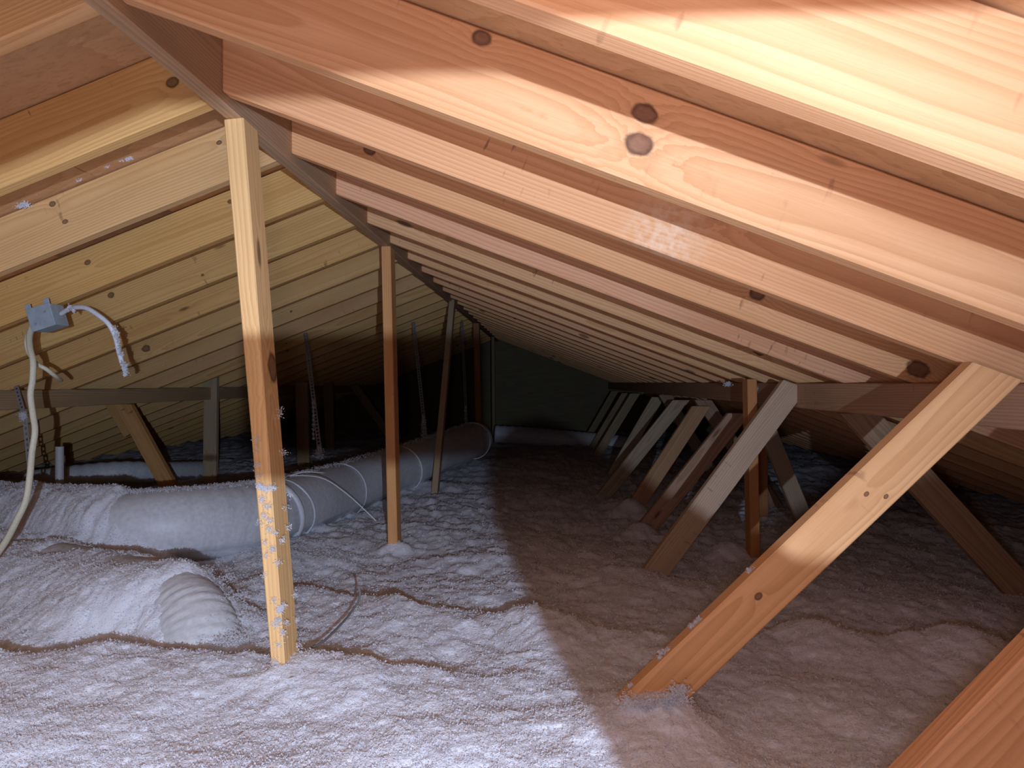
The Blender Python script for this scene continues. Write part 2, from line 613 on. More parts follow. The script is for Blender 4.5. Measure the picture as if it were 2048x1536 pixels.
# ================================================================== ROOF FRAME
rb_z1 = RIDGE_RZ + PLUMB
rb_z0 = RIDGE_RZ - 0.022
ridge = board('ridge_board', (RIDGE_X, Y_BACK, (rb_z0 + rb_z1) / 2), (RIDGE_X, Y_END, (rb_z0 + rb_z1) / 2), (0, 0, 1),
              rb_z1 - rb_z0, RIDGE_T, M_GREY, tint=(1.05, 0.85, 0.68))
tag(ridge, 'long greyish ridge board along the roof peak, between both rows of rafters', 'ridge beam')

ORD = ['first', 'second', 'third', 'fourth', 'fifth', 'sixth', 'seventh', 'eighth', 'ninth', 'tenth', 'eleventh', 'twelfth', 'thirteenth', 'fourteenth', 'fifteenth', 'sixteenth', 'seventeenth', 'eighteenth', 'nineteenth', 'twentieth', 'twenty-first', 'twenty-second', 'twenty-third', 'twenty-fourth', 'twenty-fifth', 'twenty-sixth']
_ORD = ['first', 'second', 'third', 'fourth', 'fifth', 'sixth', 'seventh', 'eighth', 'ninth', 'tenth', 'eleventh', 'twelfth']
R_LOOK = {
    -2: 'wide pale rafter nearest the camera on the right slope, filling the top right corner',
    -1: 'right rafter with two torn brown knots and a purple knot, second from the camera',
    0: 'third right rafter from the camera, with a whitish scuffed patch halfway down',
    1: 'fourth right rafter from the camera, with a big dark round knot low down',
    2: 'fifth right rafter from the camera, just behind the rafter with the big round knot',
    3: 'sixth right rafter from the camera, with one grey eye-shaped knot near the ridge',
}
L_LOOK = {
    -1: 'left rafter cut by the top left corner of the photo, reddish and unlit',
    0: 'left rafter with a shaded face and bright lower edge, meeting the first post',
    1: 'broad yellow left rafter dotted with white fluff',
    2: 'left rafter below the dark roof slot, carrying the grey junction box',
    3: 'left rafter directly below the one that carries the junction box',
    4: 'left rafter second below the junction box, crossed by the short white cable',
    5: 'left rafter with a dark ring knot beside the fluffy cable end',
}
rafters = {}
N_FAR = int((Y_END - 0.05 - Y0) / PITCH)
for side in (1, -1):
    for i in range(-2 if side > 0 else -1, N_FAR + 1):
        yf = Y0 + i * PITCH + random.uniform(-0.006, 0.006)
        if side < 0: yf += 0.036
        if i == -2: yf = 0.68
        if i == -1 and side > 0: yf = 1.088
        yc = yf + 0.019
        h = PLUMB * COS
        dz = random.uniform(-0.003, 0.003) if i > 0 else 0.0
        if side > 0:
            xa, xb = RIDGE_X + RIDGE_T / 2, 2.95
            p0 = Vector((xa, yc, under_right(xa) + PLUMB / 2 + dz)); p1 = Vector((xb, yc, under_right(xb) + PLUMB / 2 + dz))
            sh = -TAN
        else:
            xa, xb = RIDGE_X - RIDGE_T / 2, -4.55
            p0 = Vector((xa, yc, under_left(xa) + PLUMB / 2 + dz)); p1 = Vector((xb, yc, under_left(xb) + PLUMB / 2 + dz))
            sh = -TAN
        if side > 0:
            tint = (random.uniform(0.96, 1.04), random.uniform(0.95, 1.03), random.uniform(0.9, 1.1))
        else:
            tint = (random.uniform(0.88, 0.98), random.uniform(0.97, 1.06), random.uniform(0.7, 0.95))
        # local y points up, so the plumb cut leans with the pitch
        up = (0, 0, 1)
        o = board('rafter', p0, p1, up, h - 0.001, 0.038, M_WOOD, shear0=sh, shear1=0.0,
                  bevel=0.003 if i < 9 else 0.0, tint=tint)
        if i >= 1 and random.random() < 0.75:
            o['knot_a'] = [random.uniform(0.3, 2.2), random.uniform(-0.05, 0.04), random.uniform(0.004, 0.011)]
        rafters[(side, i)] = (o, yf)
        look = (R_LOOK if side > 0 else L_LOOK).get(i)
        word = 'right' if side > 0 else 'left'
        grp = 'rafters of the %s slope' % word
        if look is None:
            k = i + 2 if side > 0 else i + 1
            if k < len(ORD):
                look = '%s %s rafter counted from the camera' % (ORD[k], word)
            else:
                look = 'far %s rafter in the closely stacked rows towards the gable wall' % word
                grp = 'far rafters of the %s slope' % word
        tag(o, look, 'rafter', grp)

o, yf = rafters[(1, -2)]; o.color = (1.02, 0.98, 0.98, 1)
o, yf = rafters[(1, -1)]; set_knots(o, yf, (963, 75, 0.011), (1278, 290, 0.016), (1290, 226, 0.014)); o.color = (1.04, 0.98, 0.95, 1)
o, yf = rafters[(1, 0)]; set_knots(o, yf, (1998, 602, 0.013), (1350, 250, 0.001), (1440, 420, 0.02)); o.color = (1.05, 0.95, 0.92, 1)
u_, v_ = face_uv(o, at(1330, 470, yf)); o['scuff'] = [u_, v_, 0.11]
o, yf = rafters[(1, 1)]; set_knots(o, yf, (1836, 738, 0.021), (1514, 588, 0.015), (740, 300, 0.012)); o.color = (1.02, 0.93, 0.88, 1)
o, yf = rafters[(1, 2)]; set_knots(o, yf, (1065, 425, 0.016), (1165, 585, 0.014), (600, 270, 0.010))
o, yf = rafters[(1, 3)]; set_knots(o, yf, (872, 447, 0.018), (1520, 700, 0.02))
o, yf = rafters[(-1, 0)]; set_knots(o, yf, (345, 165, 0.011))
o, yf = rafters[(-1, 1)]; set_knots(o, yf, (438, 285, 0.006), (105, 408, 0.007), (130, 443, 0.006)); o.color = (0.98, 1.06, 0.95, 1)
o, yf = rafters[(-1, 2)]; set_knots(o, yf, (460, 403, 0.006), (175, 525, 0.008)); o.color = (0.95, 0.98, 0.7, 1)
o, yf = rafters[(-1, 3)]; set_knots(o, yf, (222, 590, 0.010), (405, 550, 0.005)); o.color = (0.92, 1.0, 0.75, 1)
o, yf = rafters[(-1, 5)]; set_knots(o, yf, (292, 697, 0.016))

# ------------------------------------------------------------------ purlins under the rafters
PUR_RX = 0.945
zt = under_right(PUR_RX) - 0.002
o = board('purlin', (PUR_RX, 0.30, zt - 0.0475), (PUR_RX, Y_END, zt - 0.0475), (0, 0, 1), 0.091, 0.038, M_GREY, tint=(0.95, 0.72, 0.60))
tag(o, 'long horizontal purlin under the right rafters, above the slanted struts', 'purlin')
PUR_LX = -2.455
zt = under_left(PUR_LX) - 0.002
o = board('purlin', (PUR_LX, 0.9, zt - 0.0465), (PUR_LX, Y_END, zt - 0.0465), (0, 0, 1), 0.089, 0.038, M_GREY, tint=(0.95, 0.82, 0.62))
tag(o, 'long horizontal purlin under the left rafters behind the hanging cable', 'purlin')

# ------------------------------------------------------------------ posts below the ridge
POST = 'ridge posts'


def post(top, bot, w, t, mat, label, tint, twist=0.0, w1=None, t1=None, extend=0.10, cat='post', group=POST, name='ridge_post', knots=()):
    d = (bot - top)
    bot = bot + d * (extend / d.length)
    # wide side t goes along the attic, narrow side w faces the camera
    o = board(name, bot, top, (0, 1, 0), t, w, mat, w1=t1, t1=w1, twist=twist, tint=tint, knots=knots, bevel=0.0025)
    tag(o, label, cat, group)
    return o


# first post, bottom and top widths differ because the stud is twisted
p_top = at(482, 205, 1.60); p_bot = at(573, 1345, 1.575)
p_top.z = rb_z0 - 0.001
o = post(p_top, p_bot, 0.030, 0.088, M_WOOD, 'tall yellow post nearest the camera, white fluff clinging to its lower half', (1.15, 1.28, 1.15), w1=0.046, t1=0.080)
o['knot_a'] = [0.80, 0.02, 0.025]
p_top = at(776, 478, 3.10); p_bot = at(790, 1100, 3.08)
p_top.z = rb_z0 - 0.001
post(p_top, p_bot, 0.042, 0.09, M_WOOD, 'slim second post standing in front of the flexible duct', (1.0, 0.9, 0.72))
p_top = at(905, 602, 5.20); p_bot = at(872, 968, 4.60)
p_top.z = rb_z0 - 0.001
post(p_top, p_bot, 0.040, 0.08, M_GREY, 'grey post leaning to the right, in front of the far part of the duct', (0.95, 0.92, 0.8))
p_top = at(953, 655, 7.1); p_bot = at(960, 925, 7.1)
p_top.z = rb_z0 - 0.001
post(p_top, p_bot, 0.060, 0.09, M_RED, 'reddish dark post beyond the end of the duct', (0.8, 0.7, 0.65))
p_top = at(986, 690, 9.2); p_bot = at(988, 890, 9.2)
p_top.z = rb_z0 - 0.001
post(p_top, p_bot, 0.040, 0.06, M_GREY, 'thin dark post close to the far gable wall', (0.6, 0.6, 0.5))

# ------------------------------------------------------------------ struts and studs on the right
STR = 'slanted struts under the right purlin'


def strut(top, bot, y, w, mat, label, tint, cat='strut', group=STR, t=0.038, ext0=0.12, ext1=0.0, cut=(1, 0, 0), knots=(), name='strut', yb=None):
    a = at(*top, y + t / 2); b_ = at(*bot, (y if yb is None else yb) + t / 2)
    d = (a - b_).normalized()
    b_ = b_ - d * ext0
    a = a + d * ext1
    up = Vector((-d.z, 0, d.x)) if d.x > 0 else Vector((d.z, 0, -d.x))
    c = Vector(cut)
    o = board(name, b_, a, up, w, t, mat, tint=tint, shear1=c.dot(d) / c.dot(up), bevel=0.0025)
    for kn, kv in zip(('knot_a', 'knot_b', 'knot_c'), knots):
        u, v = face_uv(o, at(kv[0], kv[1], y))
        o[kn] = [u, v, kv[2]]
    tag(o, label, cat, group)
    return o


strut((2110, 1335), (1880, 1570), 0.90, 0.10, M_RED, 'reddish strut crossing the bottom right corner of the photo', (1.05, 1.0, 1.0), ext1=0.42, ext0=0.30)
strut((1970, 756), (1320, 1378), 1.36, 0.089, M_WOOD, 'wide orange strut in front, with small dark knots and fluff at its foot', (0.98, 0.93, 0.85), cut=(COS, 0, -SIN), ext1=0.02, ext0=0.30,
      knots=((1517, 1193, 0.006), (1733, 988, 0.004), (1772, 993, 0.004)))
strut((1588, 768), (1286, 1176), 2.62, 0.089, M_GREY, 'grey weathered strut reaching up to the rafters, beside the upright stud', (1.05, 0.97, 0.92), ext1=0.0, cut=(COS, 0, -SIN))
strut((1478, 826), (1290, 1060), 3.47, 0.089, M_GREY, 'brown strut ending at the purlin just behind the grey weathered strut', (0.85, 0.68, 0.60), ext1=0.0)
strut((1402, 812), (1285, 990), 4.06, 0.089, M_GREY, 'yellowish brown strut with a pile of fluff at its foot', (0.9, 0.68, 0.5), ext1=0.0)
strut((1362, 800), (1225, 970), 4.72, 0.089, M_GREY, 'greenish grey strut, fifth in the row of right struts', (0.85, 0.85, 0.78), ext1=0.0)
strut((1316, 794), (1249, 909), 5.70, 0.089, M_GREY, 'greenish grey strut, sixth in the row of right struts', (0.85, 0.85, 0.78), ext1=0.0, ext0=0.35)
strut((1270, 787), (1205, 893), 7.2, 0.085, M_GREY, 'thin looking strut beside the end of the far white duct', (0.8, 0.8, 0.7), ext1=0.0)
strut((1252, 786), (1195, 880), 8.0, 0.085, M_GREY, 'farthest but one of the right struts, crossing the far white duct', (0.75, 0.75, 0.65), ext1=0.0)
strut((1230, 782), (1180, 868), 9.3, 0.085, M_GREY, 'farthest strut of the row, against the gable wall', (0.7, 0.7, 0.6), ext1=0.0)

OUT = 'struts leaning outward behind the right purlin'
strut((1716, 826), (2022, 1160), 2.46, 0.100, M_GREY, 'strut leaning outward to the right, behind the wide orange strut', (0.85, 0.70, 0.58), group=OUT, ext1=0.0)
strut((1510, 800), (1606, 1036), 3.28, 0.075, M_GREY, 'slim strut leaning outward behind the upright stud', (0.72, 0.68, 0.62), group=OUT, ext1=0.0)
strut((1405, 800), (1530, 985), 4.25, 0.085, M_GREY, 'strut leaning outward, half hidden behind the brown strut', (0.7, 0.55, 0.48), group=OUT, ext1=0.0)
strut((1330, 790), (1425, 945), 5.35, 0.085, M_GREY, 'faint strut leaning outward, deep behind the yellowish brown strut', (0.6, 0.55, 0.48), group=OUT, ext1=0.0)

STUD = 'upright studs near the right purlin'
post(at(1499, 758, 2.90), at(1506, 1120, 2.90), 0.038, 0.075, M_WOOD, 'upright stud crossing the right purlin behind the grey weathered strut', (0.72, 0.58, 0.45), cat='stud', group=STUD, name='stud')
post(at(1520, 800, 3.86), at(1524, 1022, 3.86), 0.055, 0.05, M_RED, 'short red-brown stud just right of the upright stud', (0.8, 0.62, 0.55), cat='stud', group=STUD, name='stud')

# ------------------------------------------------------------------ left side
LST = 'supports under the left purlin'
post(at(423, 742, 5.02), at(421, 975, 5.02), 0.098, 0.040, M_GREY, 'upright grey stud in front of the left purlin', (1.0, 1.0, 0.86), cat='stud', group=LST, name='stud')
o = strut((248, 808), (345, 985), 4.10, 0.092, M_WOOD, 'slanted yellow strut below the left purlin', (0.75, 0.72, 0.55), group=LST, name='strut', t=0.04)
o = strut((222, 800), (262, 868), 4.20, 0.080, M_WOOD, 'short cut-off block nailed behind the slanted yellow strut', (0.72, 0.70, 0.52), group=LST, name='wood_block', cat='block', ext0=0.0)
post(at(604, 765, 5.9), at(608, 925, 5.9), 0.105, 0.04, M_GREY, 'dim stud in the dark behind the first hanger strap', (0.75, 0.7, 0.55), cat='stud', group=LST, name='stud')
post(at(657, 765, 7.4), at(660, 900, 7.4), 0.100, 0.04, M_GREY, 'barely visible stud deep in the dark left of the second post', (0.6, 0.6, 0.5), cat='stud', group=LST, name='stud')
strut((708, 770), (790, 885), 8.2, 0.09, M_GREY, 'barely visible slanted strut in the dark left of the second post', (0.75, 0.75, 0.6), group=LST)

# vent pipe
bm = tube_bm([at(119, 1010, 3.6), at(119, 893, 3.6)], 0.0205, 20)
o = from_bm('vent_pipe', bm, M_PIPE, smooth=False)
recentre(o, at(119, 1010, 3.6))
tag(o, 'short upright grey pipe standing in the insulation on the left', 'pipe')

# ================================================================== DUCTS
def Z(z): return CAM_Z + z


DUCT_R = 0.155
main_pts = [(-3.2, 3.35, Z(-.70)), (-2.6, 3.12, Z(-.66)), (-2.05, 2.86, Z(-.62)), (-1.60, 2.72, Z(-.59)), (-1.33, 2.98, Z(-.600)), (-1.23, 3.45, Z(-.615)),
            (-1.14, 4.1, Z(-.62)), (-0.87, 5.1, Z(-.565)), (-0.60, 6.15, Z(-.50))]
main_path = catmull(main_pts, 22)


def wrinkle(i, s, a):
    w = 0.0022 * math.sin(s * 95 + 2.6 * math.sin(a) + 1.3 * math.sin(3 * a + s * 4)) * (0.4 + 0.6 * math.sin(s * 3.1 + a) ** 2)
    sag = -0.012 if math.cos(a) < -0.6 else 0.0
    return DUCT_R + w + sag + 0.004 * math.sin(s * 7 + a * 2)


duct = empty('flexible_duct', (-1.14, 4.1, Z(-.775)))
tag(duct, 'large white flexible duct running back along the attic floor behind the posts', 'duct')


def child(o, par):
    bpy.context.view_layer.update()
    o.parent = par
    o.matrix_parent_inverse = par.matrix_world.inverted()
    return o


dj = from_bm('jacket', tube_bm(main_path, wrinkle, 48), M_JACKET, smooth=True)
child(dj, duct)


def ring_at(path, idx, r, w, tilt=0.0, seg=40):
    """flat raised band round a duct"""
    c = path[idx]
    t = (path[idx + 1] - path[idx - 1]).normalized()
    if tilt:
        t = (t + Vector((0, 0, tilt))).normalized()
    n = Vector((0, 0, 1)); n = (n - t * n.dot(t)).normalized(); b_ = t.cross(n)
    pts = [c + n * (r * math.cos(2 * math.pi * k / seg)) + b_ * (r * math.sin(2 * math.pi * k / seg)) for k in range(seg)]
    bm = bmesh.new()
    rows = []
    for k in range(seg):
        rad = (pts[k] - c).normalized()
        row = []
        for m_ in range(8):
            a = 2 * math.pi * m_ / 8
            row.append(bm.verts.new(pts[k] + rad * (w * 0.8 * math.cos(a)) + t * (w * math.sin(a))))
        rows.append(row)
    for k in range(seg):
        A = rows[k]; B = rows[(k + 1) % seg]
        for m_ in range(8):
            bm.faces.new((A[m_], A[(m_ + 1) % 8], B[(m_ + 1) % 8], B[m_]))
    bmesh.ops.recalc_face_normals(bm, faces=bm.faces)
    return bm


def nearest(path, y, after=80):
    return min(range(after, len(path) - 1), key=lambda i: abs(path[i].y - y))


for yy, w, tl in ((3.20, 0.016, 0.25), (3.30, 0.008, 0.30), (3.95, 0.004, 0.0), (4.72, 0.006, 0.1), (6.06, 0.007, 0.0)):
    child(from_bm('band', ring_at(main_path, nearest(main_path, yy), DUCT_R + 0.002, w, tl), M_BAND, smooth=True), duct)

# thin white tie wire springing off the duct
tw = catmull([at(574, 951, 3.05), at(640, 955, 3.02), at(690, 985, 3.0), at(742, 1032, 3.0), at(752, 1042, 3.0)], 8)
o = from_bm('tie_wire', tube_bm(tw, 0.0021, 6), M_BAND, smooth=True)
recentre(o, tw[0])
tag(o, 'thin white wire arching from the first post down to the insulation', 'wire')
tw = catmull([at(572, 953, 3.06), at(610, 944, 3.04), at(650, 946, 3.1)], 6)
o = from_bm('tie_wire', tube_bm(tw, 0.0018, 6), M_BAND, smooth=True)
recentre(o, tw[0])
tag(o, 'short white wire end lying on top of the duct beside the first post', 'wire')

# elbow duct, mostly buried, in front
R2 = 0.115
el_pts = [(-2.45, 2.70, Z(-.70)), (-1.95, 2.46, Z(-.685)), (-1.50, 2.22, Z(-.66)), (-1.18, 2.05, Z(-.65)), (-1.01, 1.93, Z(-.665)), (-0.92, 1.84, Z(-.74)), (-0.89, 1.80, Z(-.86))]
el_path = catmull(el_pts, 26)


def ribs(i, s, a):
    amp = 0.6 + 0.5 * math.sin(s * 23 + 2 * a)
    return R2 + 0.0045 * amp * abs(math.sin(s * 120 + 0.5 * math.sin(3 * a))) ** 0.7 - 0.004 + 0.003 * math.sin(3 * a + s * 9) + 0.0015 * math.sin(s * 310 + 7 * a)


d2 = empty('elbow_duct', (-1.18, 2.05, Z(-.75)))
tag(d2, 'ribbed duct elbow half buried in insulation left of the first post', 'duct')
child(from_bm('jacket', tube_bm(el_path, ribs, 40), M_JACKET_OLD, smooth=True), d2)

# third duct seen by the left edge
lp = catmull([(-2.6, 2.62, Z(-.72)), (-2.15, 2.63, Z(-.60)), (-1.95, 2.58, Z(-.61)), (-1.75, 2.60, Z(-.75))], 20)

# far cross duct at the gable
fp = catmull([at(990, 868, 8.4), at(1060, 872, 8.4), at(1150, 880, 8.3), at(1240, 889, 8.2), at(1290, 896, 8.1)], 14)


def rib3(i, s, a):
    return 0.105 + 0.004 * math.sin(s * 70)


o = from_bm('flexible_duct', tube_bm(fp, rib3, 24), M_JACKET, smooth=True)
recentre(o, fp[28])
tag(o, 'dim white duct lying across the far end of the attic', 'duct')

# far left duct under the eave
fp2 = catmull([at(60, 962, 4.7), at(150, 952, 4.7), at(240, 944, 4.8), at(330, 944, 5.1), at(420, 940, 5.6)], 14)
o = from_bm('flexible_duct', tube_bm(fp2, lambda i, s, a: 0.075 + 0.003 * math.sin(s * 80), 24), M_JACKET, smooth=True)
recentre(o, fp2[20])
tag(o, 'low white duct lying in the insulation under the left purlin', 'duct')


# ------------------------------------------------------------------ perforated hanger straps
def strap(top, bot, w, label, fluff=None):
    x, y, z = frame(top, bot, Vector((1, 0, 0)))
    L = (bot - top).length
    bm = bmesh.new()
    pitch = 0.024
    n = int(L / pitch)
    th = 0.0012

    def bar(a0, a1, b0, b1):
        vs = []
        for zz in (-th, th):
            for aa, bb in ((a0, b0), (a1, b0), (a1, b1), (a0, b1)):
                vs.append(bm.verts.new((aa, bb, zz)))
        for q in ((0, 1, 2, 3), (7, 6, 5, 4), (0, 4, 5, 1), (1, 5, 6, 2), (2, 6, 7, 3), (3, 7, 4, 0)):
            bm.faces.new([vs[k] for k in q])
    for sgn in (-1, 1):
        bar(0, L, sgn * w / 2, sgn * w / 2 * 0.45)
    for k in range(n + 1):
        bar(k * pitch, k * pitch + pitch * 0.45, -w / 2 * 0.45, w / 2 * 0.45)
    bmesh.ops.recalc_face_normals(bm, faces=bm.faces)
    o = from_bm('hanger_strap', bm, M_GALV)
    o.matrix_world = Matrix(((x.x, y.x, z.x, top.x), (x.y, y.y, z.y, top.y), (x.z, y.z, z.z, top.z), (0, 0, 0, 1)))
    tag(o, label, 'strap', 'perforated duct hanger straps')
    return o


strap(at(611, 666, 4.50), at(641, 915, 3.98), 0.026, 'perforated metal strap hanging right of the first post down to the duct')
strap(at(827, 644, 5.72), at(851, 872, 5.25), 0.026, 'perforated strap hanging between the second post and the grey leaning post')
strap(at(924, 640, 6.75), at(933, 858, 6.0), 0.024, 'faint strap hanging to the far end of the duct')
strap(at(32, 772, 3.05), at(50, 838, 2.95), 0.019, 'upper strap end hanging over the left purlin behind the cream cable')
strap(at(50, 838, 2.95), at(66, 1000, 2.95), 0.022, 'lower grey strap hanging beside the cream cable at the left edge')

# ================================================================== JUNCTION BOX AND CABLES
bx = at(101, 637, 2.292)
box = empty('junction_box', bx)
tag(box, 'grey metal junction box on a left rafter with cables on both sides', 'electrical box')
rot = Matrix.Rotation(math.radians(17), 4, 'Y').inverted()
S = 0.041


def bpart(name, bm, mat):
    bm.transform(rot)
    bm.transform(Matrix.Translation(bx))
    o = from_bm(name, bm, mat)
    return child(o, box)


bpart('body', box_bm(-S, S, -0.042, 0.024, -S * .90, S * .90, bevel=0.003), M_BOX)
bpart('cover', box_bm(-S * 1.04, S * 1.04, -0.048, -0.0415, -S * .95, S * .95, bevel=0.002), M_BOX)
for sx in (-1, 1):
    bpart('mounting_ear', box_bm(sx * S * .8 - 0.010, sx * S * .8 + 0.010, -0.046, -0.042, S * .95, S * .95 + 0.016, bevel=0.0015), M_BOX)
for sx, sz in ((-.5, -.45), (.55, .3)):
    bm = bmesh.new()
    bmesh.ops.create_cone(bm, cap_ends=True, segments=12, radius1=0.005, radius2=0.004, depth=0.004)
    bm.transform(Matrix.Translation((sx * S, -0.050, sz * S)) @ Matrix.Rotation(math.pi / 2, 4, 'X'))
    bpart('screw', bm, M_GALV)

cp = catmull([at(122, 628, 2.28), at(134, 620, 2.26), at(150, 615, 2.23), at(172, 616, 2.21), at(196, 630, 2.20), at(217, 648, 2.20), at(230, 672, 2.21), at(237, 700, 2.22), at(244, 726, 2.22)], 6)
o = from_bm('cable', tube_bm(cp, 0.0078, 10), M_CABLE_W, smooth=True)
recentre(o, cp[0])
tag(o, 'short white cable arching right out of the junction box, its end wrapped in fluff', 'cable')
cp = catmull([at(80, 640, 2.29), at(66, 652, 2.27), at(59, 672, 2.24), at(60, 696, 2.21), at(66, 722, 2.19), at(65, 760, 2.18), at(61, 790, 2.17), at(66, 830, 2.16), at(70, 862, 2.15), at(64, 905, 2.14),
              at(60, 950, 2.12), at(52, 1000, 2.10), at(34, 1040, 2.07), at(10, 1085, 2.02), at(-20, 1125, 1.96), at(-50, 1160, 1.90)], 6)
o = from_bm('cable', tube_bm(cp, 0.0105, 10, flat=0.8), M_CABLE, smooth=True)
recentre(o, cp[0])
tag(o, 'long cream cable hanging from the junction box down to the left edge', 'cable')
cp = catmull([at(70, 648, 2.30), at(56, 668, 2.28), at(53, 690, 2.28), at(60, 710, 2.29), at(74, 728, 2.30), at(92, 738, 2.31), at(112, 753, 2.36), at(122, 760, 2.45)], 6)
o = from_bm('cable', tube_bm(cp, 0.007, 10), M_CABLE, smooth=True)
recentre(o, cp[0])
tag(o, 'thin cream cable looping behind the long cable into the rafters', 'cable')

# bent wire stub in the insulation near the first post
cp = catmull([at(717, 1172, 1.98), at(720, 1188, 1.97), at(716, 1205, 1.95), at(705, 1220, 1.92), at(690, 1240, 1.86), at(650, 1280, 1.72), at(615, 1300, 1.64)], 6)
o = from_bm('wire_stub', tube_bm(cp, 0.0032, 8), M_DARKWIRE, smooth=True)
recentre(o, cp[0])
tag(o, 'dark bent wire sticking out of the insulation right of the first post', 'wire')

# ================================================================== LOOSE INSULATION
def seg_dist(X, Y, path, pad=0.75):
    """plan distance to a polyline, height of the nearest point and its (fractional) index"""
    step = 2
    ids = list(range(0, len(path), step))
    pts = np.array([(path[i].x, path[i].y, path[i].z) for i in ids])
    D = np.full(X.shape, 9.0); H = np.full(X.shape, float(pts[0, 2])); I = np.zeros(X.shape)
    m = (X > pts[:, 0].min() - pad) & (X < pts[:, 0].max() + pad) & (Y > pts[:, 1].min() - pad) & (Y < pts[:, 1].max() + pad)
    x = X[m]; y = Y[m]
    d = np.full(x.shape, 9.0); h = np.zeros(x.shape); idx = np.zeros(x.shape)
    for k in range(len(pts) - 1):
        p, q_ = pts[k], pts[k + 1]
        e = q_ - p
        t = np.clip(((x - p[0]) * e[0] + (y - p[1]) * e[1]) / max(e[0] ** 2 + e[1] ** 2, 1e-9), 0, 1)
        dd = np.hypot(x - p[0] - t * e[0], y - p[1] - t * e[1])
        c = dd < d
        d[c] = dd[c]; h[c] = (p[2] + t * e[2])[c]; idx[c] = ((k + t) * step)[c]
    D[m] = d; H[m] = h; I[m] = idx
    return D, H, I


def interp(xs, ys, X):
    return np.interp(X, xs, ys)


# crests: plan curves where blown fibre piled against something below and falls away behind
c1 = [at(px, py, y) for px, py, y in ((-60, 1350, 1.56), (100, 1340, 1.575), (250, 1325, 1.60), (400, 1312, 1.62), (540, 1318, 1.61), (640, 1314, 1.615), (800, 1330, 1.59), (1000, 1336, 1.58), (1100, 1345, 1.57), (1300, 1380, 1.5))]
c2 = [at(px, py, y) for px, py, y in ((430, 1130, 2.22), (500, 1122, 2.36), (620, 1142, 2.30), (720, 1168, 2.20), (860, 1196, 2.09), (1000, 1206, 2.06), (1100, 1238, 1.95), (1200, 1262, 1.87), (1400, 1270, 1.84), (1500, 1262, 1.86), (1600, 1245, 1.91), (1700, 1272, 1.83), (1830, 1288, 1.79), (2060, 1302, 1.75))]


